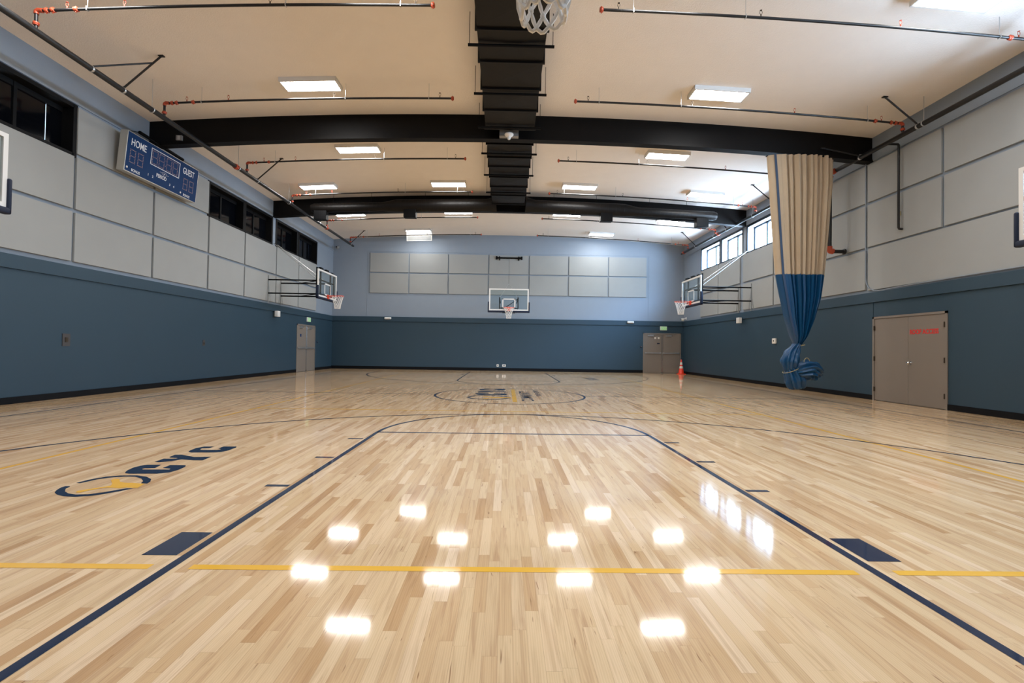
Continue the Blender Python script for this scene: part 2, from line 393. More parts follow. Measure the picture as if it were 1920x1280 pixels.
mb = MB(); n = 28; xs = [XL-.36+(XR-XL+.72)*i/n for i in range(n+1)]
mb.loft([[(x, y, cz(x)) for x in xs]+[(x, y, 7.5) for x in xs[::-1]] for y in (YB-.36, YF+.36)])
struct(mb, 'ceiling', M_ceil)
# lower painted wainscot: side walls, far wall, near wall; slabs stand 3 cm proud, the band 5 cm
T1, T2 = .03, .055
DL = (19.25, 21.13); DR = (9.03, 10.97); DF = (6.96, 8.92); DZ = 2.06
w = MB()
for a, b in ((YB, DL[0]), (DL[1], YF)): w.box((XL, a, 0), (XL+T1, b, BAND0))
w.box((XL, DL[0], DZ), (XL+T1, DL[1], BAND0)); struct(w, 'trim_1', M_lower)
w = MB()
for a, b in ((YB, DR[0]-.004), (DR[1]+.004, YF)): w.box((XR-T1, a, 0), (XR, b, BAND0))
w.box((XR-T1+.008, DR[0], DZ), (XR, DR[1], BAND0)); struct(w, 'trim_2', M_lower)
w = MB().box((XL, YF-T1, 0), (DF[0], YF, BAND0)).box((DF[1], YF-T1, 0), (XR, YF, BAND0)).box((DF[0], YF-T1, DZ), (DF[1], YF, BAND0))
struct(w, 'trim_3', M_lower)
struct(MB().box((XL, YB, 0), (XR, YB+T1, BAND0)), 'trim_4', M_lower)
w = MB().box((XL, YB, BAND0+.012), (XL+T2, YF, BAND1)).box((XL, YB, BAND0-.012), (XL+T2+.012, YF, BAND0+.014)); struct(w, 'trim_5', M_lower)
w = MB().box((XR-T2, YB, BAND0+.012), (XR, YF, BAND1)).box((XR-T2-.012, YB, BAND0-.012), (XR, YF, BAND0+.014)); struct(w, 'trim_6', M_lower)
w = MB().box((XL, YF-T2, BAND0), (XR, YF, BAND1)).box((XL, YF-T2-.01, BAND0-.005), (XR, YF, BAND0+.01)); struct(w, 'trim_7', M_lower)
struct(MB().box((XL, YB, BAND0), (XR, YB+T2, BAND1)), 'trim_8', M_lower)
def base(name, segs):
    w = MB()
    for a, b in segs: w.box(a, b)
    struct(w, name, M_base)
base('baseboard_left', [((XL+T1, YB, 0), (XL+T1+.015, DL[0], .125)), ((XL+T1, DL[1], 0), (XL+T1+.015, YF, .125))])
base('baseboard_right', [((XR-T1-.015, YB, 0), (XR-T1, DR[0], .125)), ((XR-T1-.015, DR[1], 0), (XR-T1, YF, .125))])
base('baseboard_far', [((XL, YF-T1-.015, 0), (DF[0], YF-T1, .15)), ((DF[1], YF-T1-.015, 0), (XR, YF-T1, .15))])
# thin ledge above the panels and windows, and the rectangle of thin battens on the far wall
struct(MB().box((XL, YB, 6.0), (XL+.02, YF, 6.04)), 'trim_9', M_upper)
struct(MB().box((XR-.02, YB, 6.0), (XR, YF, 6.04)), 'trim_10', M_upper)
w = MB().box((-7.23, YF-.012, 6.02), (7.24, YF, 6.04)).box((-7.24, YF-.012, BAND1), (-7.22, YF, 6.04)).box((7.22, YF-.012, BAND1), (7.24, YF, 6.04))
struct(w, 'trim_11', M_upper)

# windows
def left_window(i, y0, y1, slit):
    root = bpy.data.objects.new('window_%d' % i, None); COL.objects.link(root); root.location = (XL, (y0+y1)/2, WZ0); root['kind'] = 'structure'
    h = (y1-y0)/2; H = WZ1-WZ0
    f = MB()
    for a, b in (((-.27, -h-.07, -.05), (.025, -h+.02, H+.05)), ((-.27, h-.02, -.05), (.025, h+.07, H+.05)),
                 ((-.27, -h, -.05), (.025, h, .03)), ((-.27, -h, H-.03), (.025, h, H+.05))): f.box(a, b)
    f.box((-.245, -.03, 0), (-.19, .03, H)).box((-.245, -h, .03), (-.2, h, .09)).box((-.245, -h, H-.13), (-.2, h, H-.03))
    f.build('window_frame', M_frame, root)
    cuts = [-h+.02, -.30, h-.34, h-.02] if slit else [-h+.02, h-.02]
    g = MB()
    for a, b in zip(cuts, cuts[1:]): g.box((-.23, a+(.006 if a > -h+.03 else 0), .06), (-.215, b-(.006 if b < h-.03 else 0), H-.06))
    g.build('pane', M_glassdark, root)
for i, (a, b) in enumerate(Lwin): left_window(i+1, a, b, i in (0, 4))
def right_window(i, y0, y1):
    root = bpy.data.objects.new('window_%d' % i, None); COL.objects.link(root); root.location = (XR, (y0+y1)/2, WZ0); root['kind'] = 'structure'
    h = (y1-y0)/2; H = WZ1-WZ0
    f = MB()
    for a, b in (((-.012, -h-.07, -.07), (.02, -h+.02, H+.07)), ((-.012, h-.02, -.07), (.02, h+.07, H+.07)),
                 ((-.012, -h, -.07), (.02, h, .02)), ((-.012, -h, H-.02), (.02, h, H+.07))): f.box(a, b)
    for a, b in (((.25, -h, 0), (.31, -h+.07, H)), ((.25, h-.07, 0), (.31, h, H)), ((.25, -h, 0), (.31, h, .07)), ((.25, -h, H-.07), (.31, h, H)), ((.25, -.04, 0), (.31, .04, H))): f.box(a, b)
    f.build('window_frame', M_frameblue, root)
    r = MB()
    for a, b in (((.02, -h, 0), (.25, -h+.008, H)), ((.02, h-.008, 0), (.25, h, H)), ((.02, -h, 0), (.25, h, .008)), ((.02, -h, H-.008), (.25, h, H))): r.box(a, b)
    r.build('reveal', M_reveal, root)
    MB().box((.272, -h+.03, .03), (.278, h-.03, H-.03)).build('pane', M_win, root)
for i, (a, b) in enumerate(Rwin): right_window(i+6, a, b)
# light portals: they give no light, they only steer the sampling of the sky through the openings
for i, (a, b) in enumerate(Rwin):
    ld = bpy.data.lights.new('window_portal', 'AREA'); ld.shape = 'RECTANGLE'; ld.size = WZ1-WZ0; ld.size_y = b-a; ld.cycles.is_portal = True
    lo_ = bpy.data.objects.new('window_portal', ld); COL.objects.link(lo_); lo_.location = (XR+.34, (a+b)/2, (WZ0+WZ1)/2); lo_.rotation_euler = (0, pi/2, 0)

# doors
def door(i, loc, rz, Wd, Hd, hardware):
    root = bpy.data.objects.new('door_%d' % i, None); COL.objects.link(root); root.location = loc; root.rotation_euler = (0, 0, rz); root['kind'] = 'structure'
    # local: x across, front at -y, wall plane y=0
    h = Wd/2
    pr = .045 if hardware != 'knob' else .05
    f = MB().box((-h, -pr, 0), (-h+.05, 0, Hd)).box((h-.05, -pr, 0), (h, 0, Hd)).box((-h, -pr, Hd-.05), (h, 0, Hd))
    f.build('door_frame', M_door, root)
    split = 0.0 if hardware != 'knob' else .03
    for s_, a, b in ((-1, -h+.055, split-.003), (1, split+.003, h-.055)):
        lf = MB().box((a, -.032, .012), (b, -.002, Hd-.055)).build('door_leaf', M_door, root)
        if hardware == 'bar':
            bar = MB().box((a+.03, -.075, 1.0), (b-.03, -.05, 1.06), bev=.006).box((a+.03, -.06, .99), (a+.12, -.03, 1.07)).box((b-.12, -.06, .99), (b-.03, -.03, 1.07))
            bar.build('push_bar', M_zinc, lf)
            MB().box((a+.18, -.075, Hd-.17), (a+.48, -.032, Hd-.11)).box((a+.3, -.05, Hd-.10), (a+.62, -.035, Hd-.085)).build('door_closer', M_zinc, lf)
            xb = b-.03 if s_ < 0 else a+.03
            MB().tube([(xb, -.045, 1.06), (xb, -.045, Hd-.08)], .008).tube([(xb, -.045, 1.0), (xb, -.045, .03)], .008).box((xb-.02, -.055, .01), (xb+.02, -.033, .07)).build('latch_rod', M_chrome, lf)
        else:
            xe = a if s_ < 0 else b
            for z in (.28, 1.03, 1.78): MB().box((xe-.012*0-.012, -.06, z-.055), (xe+.012, -.03, z+.055)).build('hinge', M_hinge, lf)
    if hardware == 'knob':
        MB().lathe([(.012, 0), (.012, -.05), (.03, -.06), (.034, -.08), (.024, -.095), (.004, -.098)], (split+.07, -.032, .95), 16, 'y').lathe([(.035, 0), (.033, -.008)], (split+.07, -.032, .95), 16, 'y').build('door_knob', M_chrome, root, smooth=True)
    return root
dl = door(1, (XL+.002, sum(DL)/2, 0), pi/2, DL[1]-DL[0], DZ, 'bar')
MB().box((-.62, -.036, 1.52), (-.50, -.033, 1.64)).build('door_sign', M_sb, dl)
df = door(2, (sum(DF)/2, YF, 0), 0, DF[1]-DF[0], DZ, 'bar')
MB().box((-.26, -.036, 1.5), (-.12, -.033, 1.56)).build('door_sign', M_pad, df)
MB().box((-.40, -.036, 1.76), (-.31, -.033, 1.85)).box((-.22, -.036, 1.76), (-.13, -.033, 1.85)).build('notice', M_coneband, df)
dr = door(3, (XR-.002, sum(DR)/2, 0), -pi/2, DR[1]-DR[0], DZ, 'knob')
text('lettering', 'ROOF ACCESS', .145, Matrix.Translation((.42, -.034, 1.60)) @ Matrix.Rotation(pi/2, 4, 'X'), M_red, dr, sx=.74, bold=.004, align='CENTER')

# acoustic panels
def panel(a, b, where, group, plain='pale grey panel'):
    o = MB().box(a, b, bev=.006).build('acoustic_panel', M_panel)
    where = where.replace('of left wall beside the nearest', 'on left wall beside nearest').replace('of left wall just before the far dark windows', 'on left wall, before the far windows').replace('under the first of the four far dark windows', 'under first of four far windows').replace('under the second of the four far dark windows', 'under second of four far windows').replace('under the third of the four far dark windows', 'under third of four far windows')
    tag(o, '%s, %s' % (plain, where), 'wall panel', group)
rows = {1: (2.77, 3.775), 2: (3.845, 4.91), 3: (4.985, 5.94)}
rn = {1: 'bottom row', 2: 'middle row', 3: 'top row'}
Lc = [(7.10, 9.07, (1, 2), 'under the nearest dark window'), (9.13, 11.17, (1, 2, 3), 'beside the nearest dark window'), (11.235, 13.30, (1, 2, 3), 'just before the far dark windows'),
      (13.375, 15.20, (1, 2), 'under the first of the four far dark windows'), (15.265, 17.33, (1, 2), 'under the second of the four far dark windows'),
      (17.40, 19.25, (1, 2), 'left wall, under the third of the four far dark windows'), (19.31, 21.13, (1, 2), 'left wall, under the last dark window')]
for a, b, rr, wd in Lc:
    for r in rr: panel((XL+.003, a, rows[r][0]), (XL+.05, b, rows[r][1]), ('%s %s' % (rn[r], wd)) if 'left' in wd else '%s of left wall %s' % (rn[r], wd), 'acoustic panels on the left wall')
Rc = [(7.10, 9.10, (2, 3), 'nearest to us'), (9.165, 11.14, (2, 3), 'above the taupe roof door'), (11.215, 13.30, (1, 2, 3), 'right of the gathered curtain'),
      (13.375, 15.20, (1, 2), 'behind the gathered curtain'), (15.265, 17.25, (1, 2), 'just left of the curtain'), (17.50, 19.30, (1, 2), 'behind the far hoop arms'), (19.345, 21.13, (1, 2), 'under the farthest bright window')]
for a, b, rr, wd in Rc:
    for r in rr: panel((XR-.05, a, rows[r][0]), (XR-.003, b, rows[r][1]), '%s of right wall, %s' % (rn[r], wd), 'acoustic panels on the right wall')
panel((XR-.045, 5.1, 2.74), (XR-.003, 11.13, 3.80), 'long unbroken one above the roof door', 'acoustic panels on the right wall', 'long grey wall panel')
fx_ = [-7.13, -5.118, -3.105, -1.045, 1.03, 3.06, 5.125, 7.13]
fo = ['leftmost', 'second from left', 'third from left', 'middle one behind the hoop', 'third from right', 'second from right', 'rightmost']
for i in range(7):
    for z0, z1, nm in ((3.895, 4.90, 'lower row'), (4.965, 5.935, 'upper row')):
        panel((fx_[i]+.03, YF-.045, z0), (fx_[i+1]-.035, YF-.003, z1), 'far wall %s, %s' % (nm, fo[i]), 'acoustic panels on the far wall')

# black cross beams
def beam(y0, y1, where):
    mb = MB(); n = 24; xs = [XL+(XR-XL)*i/n for i in range(n+1)]
    bot = lambda x: cz(x)-.60
    mb.loft([[(x, y, cz(x)+.01) for x in xs]+[(x, y, bot(x)) for x in xs[::-1]] for y in (y0+.02, y1-.02)])
    o = mb.build('roof_beam', M_beam)
    fl_ = MB(); fl_.loft([[(x, y, bot(x)+.035) for x in xs]+[(x, y, bot(x)-.02) for x in xs[::-1]] for y in (y0-.02, y1+.02)])
    fl_.build('bottom_flange', M_beam, o)
    tag(o, where, 'beam', 'black arched roof beams'); return o
beam(11.03, 11.20, 'long black arched roof beam holding up the gathered curtain')
beam(17.10, 17.27, 'black arched roof beam behind the round side ducts')

# ceiling lights
def make_light():
    t = thing('ceiling_light', (0, 0, 0), 'x', 'ceiling light', 'white box lights on the ceiling')
    w, d, h = .61, .21, .10
    b = MB().box((-w, -d, -h), (w, -d+.03, 0)).box((-w, d-.03, -h), (w, d, 0)).box((-w, -d, -h), (-w+.03, d, 0)).box((w-.03, -d, -h), (w, d, 0)).box((-w, -d, -.02), (w, d, 0))
    b.build('housing', M_white, t)
    df_ = MB().box((-w+.03, -d+.03, -h+.004), (w-.03, d-.03, -h+.03)).build('diffuser', M_white, t)
    df_.data.materials.append(M_lamp)
    for f in df_.data.polygons: f.material_index = 1 if f.normal.z < -.9 else 0
    return t
L0 = make_light(); used = [False]
def light(x, y, label):
    o = copy_tree(L0) if used[0] else L0; used[0] = True
    sl = math.atan(-2*(ZC-ZW)*x/9.04**2)
    o.location = (x, y, cz(x)+.005); o.rotation_euler = (0, -sl, 0); o['label'] = label; return o
two = [-4.46, 4.50]; four = [-6.76, -2.21, 2.40, 6.87]
pos2 = ['left of the duct', 'right of the duct']; pos4 = ['far left', 'just left of the duct', 'just right of the duct', 'far right']
rws = [(.45, two, 'row behind the camera'), (3.4, four, 'second row overhead'), (6.62, four, 'row just above the frame'), (9.65, two, 'nearest row, before the first beam'), (12.87, two, 'row just past the first beam'),
       (15.74, four, 'row of four before the far beam'), (19.06, four, 'row of four past the far beam'), (22.05, two, 'last row by the far wall')]
for y, xs_, nm in rws:
    for x, pn in zip(xs_, pos2 if len(xs_) == 2 else pos4):
        lab = 'white box light, %s, %s' % (nm, pn)
        if y == 22.05 and x < 0: lab = 'white box light with its grid cover hanging open'
        if y == 6.62 and x > 6: lab = 'large bright box light cut by the frame, top right'
        o = light(x, y, lab)
        if y == 22.05 and x < 0:
            g = MB(); z0, z1 = -.49, -.10
            for k in range(25): xx = -.59+1.18*k/24; g.box((xx-.002, .198, z0), (xx+.002, .202, z1))
            for k in range(8): zz = z0+(z1-z0)*k/7; g.box((-.59, .198, zz-.003), (.59, .202, zz+.003))
            g.box((-.61, .19, z0-.02), (.61, .21, z0)).box((-.61, .19, z0), (-.59, .21, z1)).box((.59, .19, z0), (.61, .21, z1))
            g.build('grid_cover', M_louver, o)

# main rectangular duct
DX0, DX1 = -.72, .52
dt = thing('air_duct', (-.1, 8, 6.6), 'long black rectangular air duct along the middle of the ceiling', 'duct')
ox, oy, oz = -.1, 8, 6.6
fy_ = [-.6+.86*k for k in range(9)]+[7.2, 8.06, 8.94, 9.79, 10.64, 11.47, 12.3, 12.95, 13.76, 14.61, 15.45, 16.4]
cw = (DX1-DX0)/2; cx_ = (DX0+DX1)/2
for a, b in zip(fy_, fy_[1:]):
    if b-a < .2: continue
    s_ = MB(); zb, zt = (6.60 if 10.6 < a < 10.7 else 6.44), 6.93; xm, ym = cx_-ox, (a+b)/2-oy
    s_.box((DX0+.035-ox, a-oy, zb-oz), (DX1-.035-ox, b-oy, zt-oz))
    # shallow pyramid crease on the underside
    v = [s_.bm.verts.new(q) for q in ((DX0+.035-ox, a+.03-oy, zb-oz), (DX1-.035-ox, a+.03-oy, zb-oz), (DX1-.035-ox, b-.03-oy, zb-oz), (DX0+.035-ox, b-.03-oy, zb-oz), (xm, ym, zb-oz-.018))]
    for i in range(4): s_.bm.faces.new((v[i], v[(i+1) % 4], v[4]))
    s_.build('duct_section', M_duct, dt)
for y in fy_[1:]:
    MB().box((DX0-ox, y-.018-oy, 6.405-oz), (DX1-ox, y+.018-oy, 6.94-oz)).build('duct_flange', M_duct, dt)
hb = None
for y in (3.0, 4.5, 6.02, 7.54, 9.06, 10.50, 11.97, 13.50, 15.05):
    p = MB().tube([(-.86-ox, y-oy, 6.385-oz), (.64-ox, y-oy, 6.385-oz)], .026)
    pb = p.build('hanger_bar', M_black, dt, smooth=True)
    for xr in (-.835, .615): MB().tube([(xr-ox, y-oy, 6.385-oz), (xr-ox, y-oy, cz(.8)-oz)], .006, 6).build('hanger_rod', M_black, pb)
# round side ducts
for s_, wd in ((-1, 'left'), (1, 'right')):
    t = thing('round_duct', (s_*.5, 16.74, 6.45), 'round black spiral duct along the far beam, %s branch' % wd, 'duct', 'round black spiral ducts')
    def P(x, z): return (x-s_*.5, 0, z-6.45)
    xe = 7.3 if s_ < 0 else 7.62
    pts = [P(s_*.55, 6.50), P(s_*.9, 6.47), P(s_*4.25, 6.385), P(s_*4.75, 6.34), P(s_*xe, 6.235), P(s_*(xe+.1), 6.23)]
    seam = MB().tube(pts, [.30, .235, .235, .165, .165, .13], 24)
    for i in range(1, 46):
        x = .9+i*.15
        if x > xe-.1: break
        z = 6.47-(x-.9)/3.35*.085 if x < 4.25 else 6.34-(x-4.75)/2.85*.105
        rr = .238 if x < 4.25 else (.168 if x > 4.75 else 0)
        if rr: seam.lathe([(rr-.004, -.006), (rr, 0), (rr-.004, .006)], P(s_*x, z), 20, 'x')
    seam.build('duct_tube', M_duct, t, smooth=True)
    for xh in (1.6, 3.2, 5.2, 6.6):
        zh = 6.45-(xh-.9)*.0245+.2
        MB().tube([P(s_*xh, zh-(.03 if xh < 4.5 else .10)), P(s_*xh, cz(xh))], .006, 6).build('hanger_rod', M_black, t)
    for xo in ((-7.03, -3.74) if s_ < 0 else (3.56, 7.15)):
        zc_ = 6.385 if abs(xo) < 4.5 else 6.24
        top = zc_-.12
        MB().box((xo-.225-s_*.5, -.16, top-.33-6.45), (xo+.225-s_*.5, .10, top-6.45), bev=.01).build('air_outlet', M_black, t)
# sensor dome with box on the beam
t = thing('wireless_dome', (-.12, 11.0, 6.40), 'white dome unit on a grey box at the middle of the near beam', 'sensor')
MB().box((-.235, -.14, -.04), (.235, 0, .165)).box((-.05, -.28, -.046), (.05, -.13, -.034)).build('junction_box', M_grey, t)
MB().lathe([(.04, .0), (.105, .0), (.11, -.02), (.09, -.05), (.045, -.075), (.038, -.12), (.03, -.135), (.005, -.14)], (0, -.25, -.045), 20).build('dome', M_white, t, smooth=True)

# sprinkler mains, drops, braces
def coupling(mb, p, ax, r=.045, w=.05):
    mb.lathe([(r*.8, -w), (r*1.15, -w*.8), (r*1.15, -w*.25), (r*1.3, 0), (r*1.15, w*.25), (r*1.15, w*.8), (r*.8, w)], p, 14, ax)
    d = {'x': Vector((0, .0, 1)), 'y': Vector((1, 0, 0)), 'z': Vector((1, 0, 0))}[ax]*r*1.35
    p = Vector(p); e = Vector((r*.25,)*3)
    mb.box(p+d-e, p+d+e); mb.box(p-d-e, p-d+e)
for nm, x, y0, y1 in (('left', -7.66, YB+.05, 22.2), ('right', 8.68, YB+.05, 22.6)):
    t = thing('sprinkler_main', (x, 10, 6.05), 'long dark steel sprinkler main under the ceiling along the %s wall' % nm, 'pipe', 'sprinkler mains')
    MB().tube([(0, y0-10, 0), (0, y1-10, 0)], .053, 16).build('pipe', M_pipe, t, smooth=True)
    for y in ((12.4, 18.85) if x < 0 else (12.2, 18.6, 22.3)):
        c = MB(); coupling(c, (0, y-10, 0), 'y', .06, .06); c.build('coupling', M_orange, t, smooth=True)
    hy = (9.37, 12.51, 15.5, 18.7) if x < 0 else (9.2, 12.6, 15.94, 19.0)
    for y in hy + (6.2, 3.1):
        MB().tube([(0, y-10, 0), (0, y-10, cz(x)-6.05)], .006, 6).lathe([(.062, -.012), (.066, 0), (.062, .012)], (0, y-10, 0), 16, 'y').build('hanger', M_zinc, t)
    if x > 0:
        # capped drain leg beside the curtain and thin test line
        q = MB().tube([(-.12, 1.87, -.06), (-.12, 1.87, -2.08)], .058, 14).tube([(-.05, 1.87, -2.16), (.27, 1.87, -2.16)], .05, 14).tube([(0, 1.87, 0), (-.12, 1.87, -.03)], .05)
        q.build('drain_leg', M_pipe, t, smooth=True)
        q = MB().tube([(-.12, 1.87, -2.03), (-.12, 1.87, -2.11), (-.09, 1.87, -2.15), (-.02, 1.87, -2.16)], .075, 14)
        coupling(q, (-.12, 1.87, -.14), 'z', .062, .05); coupling(q, (-.06, 1.80, -.02), 'y', .062, .05)
        q.build('drain_elbow', M_orange, t, smooth=True)
        MB().lathe([(.05, -.02), (.075, -.01), (.075, .02), (.05, .03)], (.28, 1.87, -2.16), 14, 'x').build('flange', M_pipe, t, smooth=True)
        q = MB().tube([(0, .1, -.04), (.22, .1, -.04), (.24, .1, -.06), (.24, .1, -1.98), (.26, .1, -2.01), (.325, .1, -2.01)], .026, 12)
        q.build('test_line', M_pipe, t, smooth=True)
# seismic braces
def brace(p0, p1, label, both=None):
    p0, p1 = Vector(p0), Vector(p1)
    t = thing('pipe_brace', p0, label, 'brace', 'steel braces from the mains to the ceiling')
    MB().tube([(0, 0, 0), p1-p0], .018, 8).build('strut', M_pipe, t, smooth=True)
    c = MB().lathe([(.057, -.018), (.060, 0), (.057, .018)], (0, 0, -.04), 16, 'y').box((-.02, -.012, .0), (.03, .012, .04))
    if both: MB().tube([Vector(both[0])-p0, Vector(both[1])-p0], .016, 8).build('strut', M_pipe, t, smooth=True); c.lathe([(.057, -.018), (.060, 0), (.057, .018)], Vector(both[0])-p0-Vector((0, 0, .04)), 16, 'y')
    c.build('clamp', M_zinc, t)
    MB().box(p1-p0-Vector((.05, .03, .01)), p1-p0+Vector((.05, .03, .01))).build('ceiling_plate', M_pipe, t)
lx, rx = -7.66, 8.68
brace((lx, 8.64, 6.09), (-6.94, 8.64, cz(6.94)-.01), 'forked steel brace on the left main, nearest and above the scoreboard', ((lx, 7.95, 6.09), (-7.12, 8.64, 6.60)))
brace((lx, 13.49, 6.09), (-6.95, 13.49, cz(6.95)-.01), 'single steel brace on the left main between the beams')
brace((lx, 18.1, 6.09), (-7.0, 18.1, cz(7)-.01), 'short steel brace on the left main just past the far beam')
brace((lx, 21.8, 6.09), (-7.04, 21.9, cz(7)-.01), 'steel brace at the far end of the left main')
brace((rx, 9.34, 6.09), (7.96, 9.34, cz(7.96)-.01), 'steel brace on the right main before the curtain')
brace((rx, 10.95, 6.09), (7.75, 10.98, 6.28), 'steel brace from the right main to the near beam face')
brace((rx, 14.64, 6.09), (7.96, 14.64, cz(7.96)-.01), 'steel brace on the right main just behind the curtain')
brace((rx, 17.9, 6.09), (8.1, 17.7, cz(8.1)-.01), 'short steel brace on the right main behind the far beam')
brace((rx, 20.9, 6.09), (8.0, 20.81, cz(8)-.01), 'steel brace near the far end of the right main')

def branch(y, side, label):
    s_ = side; xm = lx if s_ < 0 else rx; xe = -1.38 if s_ < 0 else 1.34; dz = .33
    t = thing('sprinkler_branch', (xm, y, 6.05), label, 'pipe', 'sprinkler branch pipes under the ceiling')
    def P(x, z=None): return (x-xm, 0, (cz(x)-dz if z is None else z)-6.05)
    n = 8; xa = xm-s_*.10
    pts = [P(xa+(xe-xa)*i/n) for i in range(n+1)]
    MB().tube(pts, .022, 10).build('pipe', M_pipe, t, smooth=True)
    zt = cz(xm)-dz
    MB().tube([P(xm, 6.09), P(xm, zt)], .024, 10).build('riser', M_pipe, t, smooth=True)
    e = MB().tube([P(xm, zt-.05), P(xm, zt-.01), P(xm-s_*.03, zt+.012), P(xm-s_*.10)], .034, 12); e.build('elbow', M_orange, t, smooth=True)
    for xx in (xm-s_*.16, xm-s_*.26):
        c = MB(); coupling(c, P(xx), 'x', .030, .03); c.build('coupling', M_orange, t, smooth=True)
    c = MB(); coupling(c, P(xm, 6.17), 'z', .034, .03); c.build('coupling', M_orange, t, smooth=True)
    c = MB(); coupling(c, P(xm-s_*.62), 'x', .030, .035); c.build('coupling', M_orange, t, smooth=True)
    c = MB(); coupling(c, P(xe), 'x', .034, .03); c.build('end_cap', M_orange, t, smooth=True)
    for xx in (xe+s_*.28, xm-s_*.48, xe+s_*2.6+s_*0, xe+s_*4.9):
        if abs(xx) > 8.4: continue
        h = MB().tube([P(xx), P(xx, cz(xx)-dz+.055)], .010, 6)
        h.tube([(P(xx)[0]+.022*math.cos(a), 0, P(xx)[2]+.085+.032*math.sin(a)) for a in [2*pi*k/10 for k in range(10)]], .0035, 5, closed=True)
        h.lathe([(.018, .0), (.018, .004)], P(xx, cz(xx)-dz+.118), 10)
        h.build('sprinkler_head', M_orange if abs(xx) > 5 else M_hinge, t)
    for xx in (xe+s_*.52, xm-s_*.80, xe+s_*2.35):
        MB().tube([P(xx), P(xx, cz(xx))], .0045, 6).box(Vector(P(xx))-Vector((.006, .026, .028)), Vector(P(xx))+Vector((.006, .026, .03))).build('hanger', M_zinc, t)
rowl = [(6.97, 'nearest, at the top of the picture'), (9.72, 'just before the near beam'), (12.94, 'first past the near beam'), (15.76, 'just before the far beam'), (18.9, 'first past the far beam'), (21.8, 'farthest, by the far wall')]
for y, nm in rowl:
    branch(y, -1, 'sprinkler branch pipe, orange joints, left of duct, '+nm)
    branch(y, 1, 'sprinkler branch pipe, orange joints, right of duct, '+nm)

# ------------------------------------------------------------------ basketball hoops
def net_mesh(N=12, rows=6, r0=.215, r1=.105, H=.45, cord=.006, irr=0.):
    mb = MB(); rnd = random.Random(3)
    def node(i, k):
        f = k/rows; a = 2*pi*(i+.5*(k % 2))/N
        r = r1+(r0-r1)*(1-f)**1.4
        return Vector((r*math.cos(a), r*math.sin(a), -H*f)) + Vector((rnd.uniform(-irr, irr), rnd.uniform(-irr, irr), rnd.uniform(-irr, irr)))
    G = [[node(i, k) for i in range(N)] for k in range(rows+1)]
    for k in range(rows):
        for i in range(N):
            a = G[k][i]
            for b in ((G[k+1][i], G[k+1][i-1]) if k % 2 == 0 else (G[k+1][i], G[k+1][(i+1) % N])):
                m_ = (a+b)/2; m_ = m_*1.0 + Vector((m_.x, m_.y, 0)).normalized()*irr*.3
                mb.tube([a, m_, b], [cord*.8, cord*1.15, cord*.8] if cord > .006 else cord, 6 if cord > .006 else 5)
            if cord > .006: mb.lathe([(cord*.5, -cord*1.8), (cord*1.5, -cord*.6), (cord*1.5, cord*.6), (cord*.5, cord*1.8)], G[k][i], 8)
    for i in range(N):   # bottom loops
        a, b = G[rows][i], G[rows][(i+1) % N]
        mb.tube([a, a*.6+b*.4+Vector((0, 0, -.022)), a*.4+b*.6+Vector((0, 0, -.022)), b], cord, 6)
    return mb
